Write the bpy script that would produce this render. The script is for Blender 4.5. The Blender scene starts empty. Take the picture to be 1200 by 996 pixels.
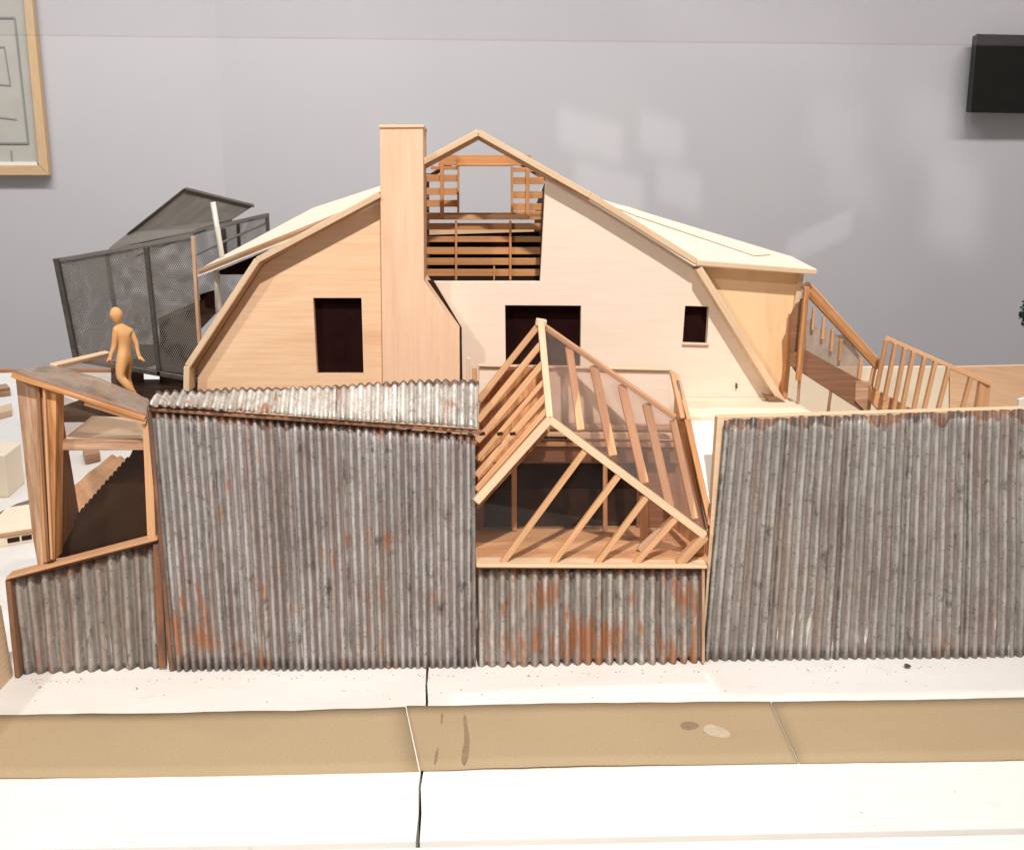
import bpy, bmesh, math, random
from mathutils import Vector, Matrix, noise
from mathutils.geometry import tessellate_polygon
random.seed(7)
S = 0.1                       # script unit = 1 decimetre, scene unit = 1 metre
sc = bpy.context.scene
C = sc.collection
R = math.radians
V = Vector

# ------------------------------------------------------------------ camera
F = 1250.0
CAM = V((0, -7.0, 3.3))
pitch, yaw, roll = R(12.5), R(-2.5), R(0.25)
cp, sp, cr, sr = math.cos(pitch), math.sin(pitch), math.cos(roll), math.sin(roll)
right0, up0, fwd0 = V((1, 0, 0)), V((0, sp, cp)), V((0, cp, -sp))
Rz = Matrix.Rotation(yaw, 3, 'Z')
AX = Rz @ (cr * right0 + sr * up0)
AY = Rz @ (-sr * right0 + cr * up0)
AZ = Rz @ (-fwd0)
cam = bpy.data.cameras.new('camera')
cam.sensor_width = 36; cam.lens = F / 1200 * 36
cam.clip_start = 0.01; cam.clip_end = 50
co = bpy.data.objects.new('camera', cam); C.objects.link(co)
co.matrix_world = Matrix.Translation(CAM * S) @ Matrix((AX, AY, AZ)).transposed().to_4x4()
sc.camera = co

def ray(px, py):
    return AX * ((px - 600) / F) + AY * ((498 - py) / F) - AZ
def P(px, py, Y):
    d = ray(px, py); return CAM + d * ((Y - CAM.y) / d.y)
def G(px, py, z=0.0):
    d = ray(px, py); return CAM + d * ((z - CAM.z) / d.z)

# ------------------------------------------------------------------ materials
def newmat(name):
    m = bpy.data.materials.new(name); m.use_nodes = True
    nt = m.node_tree; nt.nodes.clear()
    return m, nt
def N(nt, t, **kw):
    n = nt.nodes.new(t)
    for k, v in kw.items():
        if k.startswith('_'): setattr(n, k[1:], v)
        else: n.inputs[k.replace('__', ' ')].default_value = v
    return n
def L(nt, a, b): nt.links.new(a, b)
def mixc(nt, fac, a, b, mode='MIX'):
    n = nt.nodes.new('ShaderNodeMix'); n.data_type = 'RGBA'; n.blend_type = mode
    for s, v in ((0, fac), (6, a), (7, b)):
        if hasattr(v, 'links') or hasattr(v, 'is_linked'): L(nt, v, n.inputs[s])
        else: n.inputs[s].default_value = v if s == 0 else (*v, 1) if len(v) == 3 else v
    return n.outputs[2]
def ramp(nt, src, a, b, c0=0.0, c1=1.0):
    n = nt.nodes.new('ShaderNodeMapRange'); n.inputs[1].default_value = a; n.inputs[2].default_value = b
    n.inputs[3].default_value = c0; n.inputs[4].default_value = c1
    L(nt, src, n.inputs[0]); return n.outputs[0]
def math_(nt, op, a, b=None):
    n = nt.nodes.new('ShaderNodeMath'); n.operation = op
    for i, v in enumerate((a, b)):
        if v is None: continue
        if hasattr(v, 'is_linked'): L(nt, v, n.inputs[i])
        else: n.inputs[i].default_value = v
    return n.outputs[0]
def uvnoise(nt, sx, sy, scale=1, detail=4, rough=.55, rnd=True, off=0.0, dist=0.0):
    uv = N(nt, 'ShaderNodeUVMap')
    mp = N(nt, 'ShaderNodeMapping'); mp.inputs['Scale'].default_value = (sx, sy, 1)
    mp.inputs['Location'].default_value = (off, off * 1.7, 0)
    L(nt, uv.outputs[0], mp.inputs[0])
    nz = N(nt, 'ShaderNodeTexNoise', Scale=scale, Detail=detail, Roughness=rough, Distortion=dist)
    nz.noise_dimensions = '4D'
    L(nt, mp.outputs[0], nz.inputs['Vector'])
    if rnd:
        oi = N(nt, 'ShaderNodeObjectInfo')
        L(nt, math_(nt, 'MULTIPLY', oi.outputs['Random'], 37.0), nz.inputs['W'])
    return nz.outputs[0]
def finish(nt, col, rough=.6, metal=0.0, bump=None, bstr=.2, bdist=.002, spec=.3):
    b = N(nt, 'ShaderNodeBsdfPrincipled')
    if hasattr(col, 'is_linked'): L(nt, col, b.inputs['Base Color'])
    else: b.inputs['Base Color'].default_value = (*col, 1)
    if hasattr(rough, 'is_linked'): L(nt, rough, b.inputs['Roughness'])
    else: b.inputs['Roughness'].default_value = rough
    b.inputs['Metallic'].default_value = metal
    b.inputs['Specular IOR Level'].default_value = spec
    if bump is not None:
        bp = N(nt, 'ShaderNodeBump', Strength=bstr, Distance=bdist)
        L(nt, bump, bp.inputs['Height']); L(nt, bp.outputs[0], b.inputs['Normal'])
    o = N(nt, 'ShaderNodeOutputMaterial'); L(nt, b.outputs[0], o.inputs[0])
    return b, o

def wood(name, c1, c2, grain=60, stain=.35, stainc=None, vary=.15, rough=.6, contrast=1.0):
    m, nt = newmat(name)
    g = uvnoise(nt, 2.0, grain, 1, 5, .6)
    big = uvnoise(nt, 1.2, 5, 1, 3, .5, off=3.3)
    g2 = ramp(nt, g, .5 - .22 / contrast, .5 + .22 / contrast)
    col = mixc(nt, g2, c1, c2)
    dk = stainc or tuple(x * .45 for x in c1)
    col = mixc(nt, ramp(nt, big, .52, .8, 0, stain), col, dk)
    fine = uvnoise(nt, 14, 14, 1, 6, .7, off=8)
    col = mixc(nt, ramp(nt, fine, .6, .78, 0, .35 * min(1, stain * 2.5)), col, dk)
    oi = N(nt, 'ShaderNodeObjectInfo')
    hs = N(nt, 'ShaderNodeHueSaturation')
    L(nt, col, hs.inputs['Color']); L(nt, ramp(nt, oi.outputs['Random'], 0, 1, 1 - vary, 1 + vary), hs.inputs['Value'])
    finish(nt, hs.outputs[0], rough, 0, g, .35, .0006, .25)
    return m

def sep_v(nt):
    uv = N(nt, 'ShaderNodeUVMap'); sx = N(nt, 'ShaderNodeSeparateXYZ'); L(nt, uv.outputs[0], sx.inputs[0]); return sx.outputs[1]
def corrugated_mat(name, base, light, rustamt, dark=.5, white=0.0, rustlo=0.0):
    m, nt = newmat(name)
    at = N(nt, 'ShaderNodeAttribute'); at.attribute_name = 'ridge'
    n1 = uvnoise(nt, 55, 7, 1, 6, .7)
    n2 = uvnoise(nt, 9, 6, 1, 6, .7, off=5)
    n3 = uvnoise(nt, 60, 40, 1, 3, .7, off=9)
    col = mixc(nt, ramp(nt, n1, .32, .68), base, light)
    # zinc worn brighter on the crests, with overhead-light glints painted there too
    col = mixc(nt, ramp(nt, math_(nt, 'MULTIPLY', at.outputs['Fac'], ramp(nt, n1, .3, .6, .8, 1)), .70, 1, 0, .75), col, tuple(min(1, x * 1.55) for x in light))
    brown = (.17, .10, .07)
    col = mixc(nt, ramp(nt, n2, .5, .72, 0, .5), col, brown)
    col = mixc(nt, ramp(nt, n3, .56, .70, 0, min(1, dark * 1.3)), col, (.06, .05, .045))
    blot = uvnoise(nt, 13, 6, 1, 6, .7, off=21, dist=.3)
    col = mixc(nt, ramp(nt, blot, .57, .68, 0, .8), col, (.05, .042, .04))
    at2 = N(nt, 'ShaderNodeAttribute'); at2.attribute_name = 'topd'
    en = uvnoise(nt, 9, 5, 1, 6, .7, off=61)
    ed = math_(nt, 'SUBTRACT', math_(nt, 'MULTIPLY', ramp(nt, en, .36, .7), .13), at2.outputs['Fac'])
    col = mixc(nt, ramp(nt, ed, -.01, .02, 0, .85), col, mixc(nt, ramp(nt, n2, .42, .58), (.05, .035, .03), (.26, .11, .05)))
    fs = uvnoise(nt, 19, .7, 1, 4, .6, off=71)
    col = mixc(nt, ramp(nt, fs, .48, .62, 0, .45), col, (.22, .125, .09))
    # overlaps between neighbouring sheets and grime bands
    uv2 = N(nt, 'ShaderNodeUVMap'); sx2 = N(nt, 'ShaderNodeSeparateXYZ'); L(nt, uv2.outputs[0], sx2.inputs[0])
    fr_ = math_(nt, 'FRACT', math_(nt, 'MULTIPLY', sx2.outputs[0], 2.35))
    col = mixc(nt, math_(nt, 'MULTIPLY', ramp(nt, fr_, .035, .015), ramp(nt, n2, .35, .6, .1, .8)), col, (.05, .045, .04))
    band = uvnoise(nt, 2.2, 1.1, 1, 5, .6, off=41)
    col = mixc(nt, ramp(nt, band, .42, .66, 0, .4), col, (.12, .10, .085))
    sc1 = uvnoise(nt, 34, 9, 1, 5, .75, off=51)
    col = mixc(nt, ramp(nt, sc1, .56, .68, 0, .22), col, tuple(min(1, x * 1.55) for x in light))
    # rust: vertical runs and a few solid flakes
    rn = uvnoise(nt, 26, 2.6, 1, 5, .65, off=13, dist=.2)
    rn2 = uvnoise(nt, 3, 2.2, 1, 5, .6, off=17)
    rs = math_(nt, 'ADD', math_(nt, 'MULTIPLY', rn, .55), math_(nt, 'MULTIPLY', rn2, .45))
    rs = math_(nt, 'ADD', rs, ramp(nt, sep_v(nt), 1.3, 0, -.035, .035))
    lo = .655 - rustamt * .2
    col = mixc(nt, ramp(nt, rs, lo, lo + .07, 0, .8), col, (.38, .145, .055))
    if white:
        uv = N(nt, 'ShaderNodeUVMap'); sx = N(nt, 'ShaderNodeSeparateXYZ'); L(nt, uv.outputs[0], sx.inputs[0])
        wn = uvnoise(nt, 34, 3.5, 1, 3, .5, off=31)
        msk = math_(nt, 'MULTIPLY', ramp(nt, wn, .64, .68), ramp(nt, sx.outputs[1], .45, .25))
        col = mixc(nt, math_(nt, 'MULTIPLY', msk, white), col, (.75, .74, .70))
    hgt = n3
    finish(nt, col, ramp(nt, n2, .3, .7, .36, .7), .25, hgt, .3, .0008, .35)
    return m

def plain(name, c, rough=.6, vary=.06, sx=3, metal=0, spec=.3):
    m, nt = newmat(name)
    g = uvnoise(nt, sx, sx, 1, 6, .6)
    col = mixc(nt, ramp(nt, g, .3, .7), tuple(x * (1 - vary) for x in c), tuple(min(1, x * (1 + vary)) for x in c))
    finish(nt, col, rough, metal, g if spec > .15 else None, .1, .00015, spec); return m

def plexi(name, tint=(.86, .80, .78), haze=.12, hazec=(.62, .52, .48), gloss=None):
    m, nt = newmat(name)
    tr = N(nt, 'ShaderNodeBsdfTransparent'); tr.inputs[0].default_value = (*tint, 1)
    df = N(nt, 'ShaderNodeBsdfDiffuse'); df.inputs[0].default_value = (*hazec, 1)
    gl = N(nt, 'ShaderNodeBsdfGlossy', Roughness=.08)
    g = uvnoise(nt, 3, 3, 1, 6, .7)
    m1 = N(nt, 'ShaderNodeMixShader'); L(nt, ramp(nt, g, .35, .75, haze * .5, haze * 1.6), m1.inputs[0])
    L(nt, tr.outputs[0], m1.inputs[1]); L(nt, df.outputs[0], m1.inputs[2])
    fr = N(nt, 'ShaderNodeFresnel', IOR=1.3)
    m2 = N(nt, 'ShaderNodeMixShader')
    if gloss is None: L(nt, fr.outputs[0], m2.inputs[0])
    else: L(nt, math_(nt, 'MINIMUM', fr.outputs[0], gloss), m2.inputs[0])
    L(nt, m1.outputs[0], m2.inputs[1]); L(nt, gl.outputs[0], m2.inputs[2])
    o = N(nt, 'ShaderNodeOutputMaterial'); L(nt, m2.outputs[0], o.inputs[0]); return m

def wiremesh(name, period, wire=.42):
    m, nt = newmat(name)
    uv = N(nt, 'ShaderNodeUVMap'); sx = N(nt, 'ShaderNodeSeparateXYZ'); L(nt, uv.outputs[0], sx.inputs[0])
    wob = uvnoise(nt, 2.5, 2.5, 1, 2, .5, rnd=False)
    u, v = sx.outputs[0], sx.outputs[1]
    def lines(e):
        e = math_(nt, 'ADD', e, math_(nt, 'MULTIPLY', wob, period * 3))
        f = math_(nt, 'FRACT', math_(nt, 'DIVIDE', e, period))
        return math_(nt, 'LESS_THAN', f, wire)
    a = lines(math_(nt, 'ADD', u, math_(nt, 'MULTIPLY', v, .6)))
    b = lines(math_(nt, 'SUBTRACT', u, math_(nt, 'MULTIPLY', v, .6)))
    msk = math_(nt, 'MAXIMUM', a, b)
    tr = N(nt, 'ShaderNodeBsdfTransparent')
    bs = N(nt, 'ShaderNodeBsdfPrincipled', Roughness=.5, Metallic=.5)
    bs.inputs['Base Color'].default_value = (.22, .20, .18, 1)
    mx = N(nt, 'ShaderNodeMixShader'); L(nt, msk, mx.inputs[0]); L(nt, tr.outputs[0], mx.inputs[1]); L(nt, bs.outputs[0], mx.inputs[2])
    o = N(nt, 'ShaderNodeOutputMaterial'); L(nt, mx.outputs[0], o.inputs[0]); return m

M = {}
M['ply'] = wood('birch_plywood', (.76, .475, .28), (.86, .62, .41), 34, .45, (.60, .33, .15), .03, contrast=1.0)
M['ply_v'] = wood('birch_plywood_upright', (.77, .495, .32), (.84, .59, .41), 34, .45, (.58, .32, .16), .02, contrast=1.0)
M['white_ply'] = wood('pale_primed_board', (.80, .65, .53), (.86, .735, .62), 24, .22, (.66, .50, .38), .02, contrast=.5)
M['stained_ply'] = wood('stained_cheek_board', (.82, .55, .30), (.88, .64, .40), 5, .8, (.62, .33, .12), .02, contrast=.6)
M['bass'] = wood('basswood_strip', (.53, .275, .135), (.70, .42, .23), 70, .55, (.30, .14, .06), .10)
M['bass_pale'] = wood('pale_basswood', (.65, .455, .29), (.77, .585, .40), 50, .4, (.48, .28, .14), .05)
M['orange'] = wood('orange_wood', (.40, .165, .06), (.64, .34, .15), 30, .9, (.15, .06, .025), .10, contrast=1.8)
M['brown'] = wood('brown_wood', (.18, .09, .055), (.32, .165, .095), 55, .5, (.10, .04, .02), .12)
M['weathered'] = wood('weathered_wood', (.33, .17, .09), (.60, .41, .28), 28, .9, (.16, .08, .045), .08, contrast=1.6)
M['cream'] = wood('cream_card', (.86, .74, .56), (.90, .80, .64), 20, .1, (.66, .50, .32), .02, contrast=.5)
M['whiteboard'] = wood('white_painted_board', (.78, .76, .72), (.83, .81, .78), 12, .12, (.55, .50, .44), .01, contrast=.5)
M['roof_pale'] = wood('pale_roof_board', (.82, .71, .58), (.87, .79, .68), 26, .2, (.68, .50, .32), .02, contrast=.6)
M['lath'] = wood('lath_wood', (.50, .23, .085), (.64, .33, .15), 45, .3, (.28, .10, .03), .08)
M['dark'] = plain('near_black_board', (.016, .0045, .004), .7, .3, 6, 0, .05)  # near black; on the window boards it paints the unlit interior
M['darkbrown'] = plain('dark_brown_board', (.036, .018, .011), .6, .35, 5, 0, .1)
M['fence_a'] = corrugated_mat('galvanised_large', (.25, .23, .22), (.40, .375, .365), .50, .5, .5)
M['fence_b'] = corrugated_mat('galvanised_rusty', (.25, .225, .21), (.43, .40, .37), .66, .5)
M['fence_c'] = corrugated_mat('galvanised_right', (.235, .22, .205), (.38, .355, .335), .24, .6, .9)
M['fence_d'] = corrugated_mat('galvanised_left', (.24, .215, .195), (.38, .35, .32), .40, .6, .4)
M['cap'] = corrugated_mat('whitened_corrugated', (.50, .48, .44), (.78, .75, .68), .42, .5)
M['rust'] = wood('rusty_flashing', (.12, .07, .05), (.31, .13, .06), 8, .9, (.07, .045, .035), .1, contrast=2)
M['plexi'] = plexi('clear_acrylic', (.965, .945, .935), .006, (.70, .58, .50), .012)
M['plexi_pink'] = plexi('hazy_acrylic', (.93, .89, .87), .08, (.66, .52, .45), .05)
M['plexi_thin'] = plexi('light_acrylic', (.90, .87, .85), .05)
M['plate'] = plexi('brown_tinted_acrylic', (.84, .74, .66), .5, (.50, .39, .31))
M['milky'] = plexi('milky_acrylic', (.80, .74, .68), .42, (.72, .58, .46))
M['case'] = plexi('case_acrylic', (.995, .99, .995), .006, (.5, .49, .5), .07)
M['mesh'] = wiremesh('wire_mesh', .019, .20)
M['steel'] = plain('dull_dark_steel', (.10, .09, .08), .45, .3, 20, .5)
M['pipe'] = plain('white_pipe', (.72, .70, .66), .35, .1, 9, .2)
M['flap'] = wood('grey_sheet', (.12, .11, .10), (.20, .185, .17), 14, .4, (.14, .12, .10), .03)
M['figure'] = wood('figure_wood', (.63, .32, .12), (.74, .43, .20), 16, .4, (.4, .18, .06), .02)
M['kraft'] = None
M['screen'] = plain('black_screen', (.008, .008, .006), .35, .2)
M['paper'] = plain('aged_paper', (.48, .46, .40), .8, .05, 2)
M['ink'] = plain('ink_line', (.27, .285, .27), .8, .1)
M['frame'] = wood('frame_oak', (.58, .38, .20), (.68, .48, .28), 20, .1, None, .03)
M['leaf'] = plain('dark_green_foam', (.02, .07, .06), .9, .5, 30)

# kraft paper road
m, nt = newmat('kraft_paper')
g = uvnoise(nt, 60, 60, 1, 5, .7, False); b_ = uvnoise(nt, .8, 1.2, 1, 4, .5, False, 3)
sp_ = uvnoise(nt, 9, 14, 1, 3, .5, False, 11)
col = mixc(nt, ramp(nt, g, .35, .65), (.365, .275, .165), (.42, .32, .20))
col = mixc(nt, ramp(nt, b_, .4, .65, 0, .35), col, (.31, .225, .13))
col = mixc(nt, ramp(nt, sp_, .72, .76, 0, .5), col, (.30, .19, .09))
finish(nt, col, .8, 0, g, .2, .0006, .2); M['kraft'] = m
# white painted base with scuffs
m, nt = newmat('white_base_board')
g = uvnoise(nt, 1.5, 2.5, 1, 6, .6, False); s1 = uvnoise(nt, 10, 22, 1, 4, .55, False, 7); s2 = uvnoise(nt, 3, 9, 1, 6, .7, False, 17)
col = mixc(nt, ramp(nt, g, .3, .7), (.76, .735, .70), (.82, .80, .77))
col = mixc(nt, ramp(nt, s1, .655, .73, 0, .6), col, (.36, .31, .25))
col = mixc(nt, ramp(nt, s2, .58, .72, 0, .4), col, (.58, .54, .48))
finish(nt, col, .6, 0, g, .1, .001, .25); M['base'] = m
m, nt = newmat('gallery_wall_paint')
g = uvnoise(nt, .12, .12, 1, 4, .5, False)
col = mixc(nt, ramp(nt, g, .3, .7), (.52, .50, .515), (.575, .555, .56))
finish(nt, col, .85, 0, None, spec=.1); M['wall'] = m

# ------------------------------------------------------------------ builders
def link(name, me, mat, parent=None, bevel=0.0):
    """mesh in decimetre world coordinates -> object in metres with its origin at its own base / its parent's"""
    o = bpy.data.objects.new(name, me); C.objects.link(o)
    if mat: me.materials.append(mat)
    if parent is None:
        vs = [v.co for v in me.vertices]
        cx = sum(v.x for v in vs) / len(vs); cy = sum(v.y for v in vs) / len(vs); z0 = min(v.z for v in vs)
        org = V((cx, cy, z0))
        o.location = org * S
    else:
        org = V(parent['_org'])
        if '_org2' in parent: pass
        o.parent = parent
    for v in me.vertices: v.co = (v.co - org) * S
    o['_org'] = list(org)
    if bevel:
        b = o.modifiers.new('bevel', 'BEVEL'); b.width = bevel * S; b.segments = 2; b.limit_method = 'ANGLE'
        b.harden_normals = False
    return o
def thing(name, label, cat, loc, group=None):
    o = bpy.data.objects.new(name, None); C.objects.link(o)
    o.empty_display_size = .01
    o.location = V(loc) * S; o['_org'] = list(V(loc))
    tag(o, label, cat, group); return o
def tag(o, label, cat, group=None):
    o['label'] = label; o['category'] = cat
    if group: o['group'] = group
    return o
def struct(o): o['kind'] = 'structure'; return o
def setuv(bm, g, n=None):
    g = V(g).normalized()
    uvl = bm.loops.layers.uv.verify()
    bm.normal_update()
    for f in bm.faces:
        nn = f.normal
        a = g - nn * g.dot(nn)
        if a.length < .2: a = nn.orthogonal()
        a.normalize(); b = nn.cross(a)
        for l in f.loops:
            l[uvl].uv = (l.vert.co.dot(a), l.vert.co.dot(b))
def fin(bm, name, mat, parent, grain, bevel):
    bmesh.ops.recalc_face_normals(bm, faces=bm.faces)
    setuv(bm, grain)
    me = bpy.data.meshes.new(name); bm.to_mesh(me); bm.free()
    return link(name, me, mat, parent, bevel)
def slab(name, pts, vec, mat, parent=None, holes=(), grain=(1, 0, 0), bevel=.004):
    """polygon (with holes) given thickness along vec"""
    loops = [[V(p) for p in pts]] + [[V(p) for p in h] for h in holes]
    vec = V(vec)
    bm = bmesh.new()
    flat = [p for l in loops for p in l]
    fr = [bm.verts.new(p) for p in flat]; bk = [bm.verts.new(p + vec) for p in flat]
    for t in tessellate_polygon(loops):
        bm.faces.new([fr[i] for i in t]); bm.faces.new([bk[i] for i in reversed(t)])
    i0 = 0
    for l in loops:
        n = len(l)
        for i in range(n):
            a, b = i0 + i, i0 + (i + 1) % n
            bm.faces.new((fr[a], fr[b], bk[b], bk[a]))
        i0 += n
    bmesh.ops.dissolve_limit(bm, angle_limit=.002, verts=bm.verts, edges=bm.edges) if not holes else None
    return fin(bm, name, mat, parent, grain, bevel)
def bar_bm(bm, p, q, w, t, face=(0, -1, 0)):
    p, q = V(p), V(q); d = (q - p).normalized()
    f = V(face); f = (f - d * f.dot(d)).normalized(); s = d.cross(f)
    vs = []
    for e in (p, q):
        for a, b in ((-1, -1), (1, -1), (1, 1), (-1, 1)):
            vs.append(bm.verts.new(e + s * (a * w / 2) + f * (b * t / 2)))
    for k in range(4):
        bm.faces.new((vs[k], vs[(k + 1) % 4], vs[4 + (k + 1) % 4], vs[4 + k]))
    bm.faces.new(vs[3::-1]); bm.faces.new(vs[4:])
def bar(name, p, q, w, t, mat, parent=None, face=(0, -1, 0), bevel=.006):
    bm = bmesh.new(); bar_bm(bm, p, q, w, t, face)
    return fin(bm, name, mat, parent, V(q) - V(p), bevel)
def pbar(name, a, b, Ya, Yb, wpx, t, mat, parent=None, face=(0, -1, 0), bevel=.006):
    p, q = P(*a, Ya), P(*b, Yb)
    w = wpx / F * (((p + q) / 2 - CAM).dot(-AZ))
    return bar(name, p, q, w, t, mat, parent, face, bevel)
def pslab(name, pts, Y, t, mat, parent=None, holes=(), grain=(1, 0, 0), bevel=.004):
    return slab(name, [P(x, y, Y) for x, y in pts], (0, t, 0), mat, parent,
                [[P(x, y, Y) for x, y in h] for h in holes], grain, bevel)
def slab3(name, pts, vec, mat, parent=None, grain=(1, 0, 0), bevel=.004, holes=()):
    return slab(name, [P(*p) for p in pts], vec, mat, parent, holes, grain, bevel)
def trislab(name, pts, tris, th, mat, parent, grain):
    bm = bmesh.new()
    A = [bm.verts.new(V(p)) for p in pts]; B = [bm.verts.new(V(p) - V((0, 0, th))) for p in pts]
    for t in tris: bm.faces.new([A[i] for i in t]); bm.faces.new([B[i] for i in reversed(t)])
    n = len(A)
    for i in range(n): bm.faces.new((A[i], A[(i + 1) % n], B[(i + 1) % n], B[i]))
    return fin(bm, name, mat, parent, grain, .004)
def tube(name, p, q, r, mat, parent=None, seg=12):
    bm = bmesh.new(); p, q = V(p), V(q)
    d = (q - p).normalized(); a = d.orthogonal().normalized(); b = d.cross(a)
    A = [bm.verts.new(p + (a * math.cos(t) + b * math.sin(t)) * r) for t in [2 * math.pi * k / seg for k in range(seg)]]
    B = [bm.verts.new(v.co + (q - p)) for v in A]
    for k in range(seg): f = bm.faces.new((A[k], A[(k + 1) % seg], B[(k + 1) % seg], B[k])); f.smooth = True
    bm.faces.new(A[::-1]); bm.faces.new(B)
    return fin(bm, name, mat, parent, q - p, 0)
def corr(name, TL, TR, BR, BL, n, amp, mat, parent=None, rows=16, jit=.01, th=.012, seed=0, nrm=None, jtop=None):
    TL, TR, BR, BL = map(V, (TL, TR, BR, BL))
    nr = nrm or ((TR - TL).cross(BL - TL)).normalized()
    nr = V(nr)
    if nr.y > 0 and nrm is None: nr = -nr
    cols = n * 8
    bm = bmesh.new(); uvl = bm.loops.layers.uv.verify()
    rl = bm.verts.layers.float.new('ridge'); tl_ = bm.verts.layers.float.new('topd')
    W = (TR - TL).length; Hh = (TL - BL).length
    rnd = random.Random(seed); jb = [rnd.uniform(-1, 1) for _ in range(n * 2 + 2)]; jt = [rnd.uniform(-1, 1) for _ in range(n * 2 + 2)]
    amps = [rnd.uniform(.75, 1.2) for _ in range(n + 1)]
    if jtop is None: jtop = jit
    grid = []; info = {}
    for j in range(rows + 1):
        t = j / rows; row = []
        for i in range(cols + 1):
            s = i / cols
            ph = s * n * 2 * math.pi + .25 * noise.noise(V((s * n * .5, t * 1.3, seed)))
            w = math.sin(ph)
            a = amp * amps[min(n, int(s * n))]
            base = (TL.lerp(TR, s)).lerp(BL.lerp(BR, s), t)
            p = base + nr * (a * w + .02 * noise.noise(V((s * 3, t * 3, seed * 3.1))))
            if j == rows: p += (BL - TL).normalized() * (jit * jb[i // 4] * .5 + jit * .5 * w)
            if j == 0: p += (TL - BL).normalized() * (jtop * jt[i // 4] * .5)
            v = bm.verts.new(p); v[rl] = .5 + .5 * w; v[tl_] = t * Hh; info[v] = (s * W, (1 - t) * Hh); row.append(v)
        grid.append(row)
    for j in range(rows):
        for i in range(cols):
            f = bm.faces.new((grid[j][i], grid[j + 1][i], grid[j + 1][i + 1], grid[j][i + 1])); f.smooth = True
            for l in f.loops: l[uvl].uv = info[l.vert]
    bm.normal_update()
    me = bpy.data.meshes.new(name); bm.to_mesh(me); bm.free()
    o = link(name, me, mat, parent)
    sd = o.modifiers.new('solid', 'SOLIDIFY'); sd.thickness = th * S; sd.offset = 0
    return o

# ------------------------------------------------------------------ the setting
def board(name, x0, x1, y0, y1, z, t, mat):
    bm = bmesh.new()
    vs = [bm.verts.new(p) for p in ((x0, y0, z), (x1, y0, z), (x1, y1, z), (x0, y1, z), (x0, y0, z - t), (x1, y0, z - t), (x1, y1, z - t), (x0, y1, z - t))]
    for f in ((0, 1, 2, 3), (7, 6, 5, 4), (0, 4, 5, 1), (1, 5, 6, 2), (2, 6, 7, 3), (3, 7, 4, 0)): bm.faces.new([vs[i] for i in f])
    return bm
# two white base boards that meet in an open seam
seamF, seamB = G(489, 990), G(501, 786)
far = G(0, 437).y
bm = bmesh.new()
def quadboard(bm, pts, t):
    a = [bm.verts.new(p) for p in pts]; b = [bm.verts.new(V(p) - V((0, 0, t))) for p in pts]
    bm.faces.new(a); bm.faces.new(b[::-1])
    n = len(a)
    for i in range(n): bm.faces.new((a[i], b[i], b[(i + 1) % n], a[(i + 1) % n]))
yf = G(600, 983).y
dx = (seamB.x - seamF.x) / (seamB.y - seamF.y)
def sx_(y): return seamF.x + dx * (y - seamF.y) + .008 * math.sin(y * 9)
g = .009
ys = [yf + (1.5 - yf) * k / 14 for k in range(15)]
L_ = [(sx_(y) - g * (1 + .5 * math.sin(y * 5)), y, 0) for y in ys]; R_ = [(sx_(y) + g, y, 0) for y in ys]
quadboard(bm, [(-14, yf, 0)] + L_ + [(L_[-1][0], far, 0), (-14, far, 0)], .25)
quadboard(bm, R_[::-1] + [(14, yf, 0), (14, far, 0), (R_[-1][0], far, 0)][0:0] + [(R_[0][0], yf - 0.0001, 0), (14, yf, 0), (14, far, 0), (R_[-1][0], far, 0)], .25)
struct(fin(bm, 'ground', M['base'], None, (1, 0, 0), 0))
bm = board('g', -14, 14, yf - 3, far + .02, -.26, .5, None)
struct(fin(bm, 'ground_underlay', M['darkbrown'], None, (1, 0, 0), 0))
bm = board('g', -14, 14, yf - 2.6, yf - .03, -.012, .2, None)
struct(fin(bm, 'front_ledge', M['whiteboard'], None, (1, 0, 0), .01))
# reddish edging at the far edge of the table
e = far + .05
tag(bar('table_edging', (-14, e, -.02), (14, e, -.02), .16, .1, M['orange'], None, (0, -1, 0)), 'reddish wooden edging strip along the far edge of the white base', 'edging')

# kraft paper strip, three sheets laid end to end, slightly wavy edges
def kraft(name, xa, xb, ya_fn, yb_fn, zfn, la=None, lb=None):
    bm = bmesh.new(); n = 60; top = []
    for i in range(n + 1):
        row = []
        for j in range(7):
            xl = la(j / 6) if la else xa; xr = lb(j / 6) if lb else xb
            x = xl + (xr - xl) * i / n
            y = ya_fn(x) + (yb_fn(x) - ya_fn(x)) * j / 6
            row.append(bm.verts.new((x, y, zfn(x, j / 6))))
        top.append(row)
    for i in range(n):
        for j in range(6): bm.faces.new((top[i][j], top[i + 1][j], top[i + 1][j + 1], top[i][j + 1])).smooth = True
    o = fin(bm, name, M['kraft'], None, (1, 0, 0), 0)
    s = o.modifiers.new('s', 'SOLIDIFY'); s.thickness = .006 * S; s.offset = 1
    return o
yn = G(600, 902).y; yb = G(600, 828).y
y0 = lambda x: yn + .008 * math.sin(x * 1.3) + .006 * noise.noise(V((x * 5, 0, 0)))
y1 = lambda x: yb + .014 * math.sin(x * 1.3 + 1) + .012 * noise.noise(V((x * 4, 3, 0)))
zf = lambda x, t: .004 + (.009 * max(0, math.sin(x * 1.9 + .5)) * (1 - t) ** 3) + .004 * math.sin(x * 3) ** 2 * t
A0, A1 = G(492, 900).x, G(476, 826).x
B0, B1 = G(935, 893).x, G(903, 823).x
struct(kraft('road', -9, A0, y0, y1, zf, None, lambda t: A0 + (A1 - A0) * t - .003))
struct(kraft('road', A0, B0, y0, y1, lambda x, t: zf(x, t) + .001, lambda t: A0 + (A1 - A0) * t + .005, lambda t: B0 + (B1 - B0) * t - .004))
struct(kraft('road', B0, 9, y0, y1, zf, lambda t: B0 + (B1 - B0) * t + .004))

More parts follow.
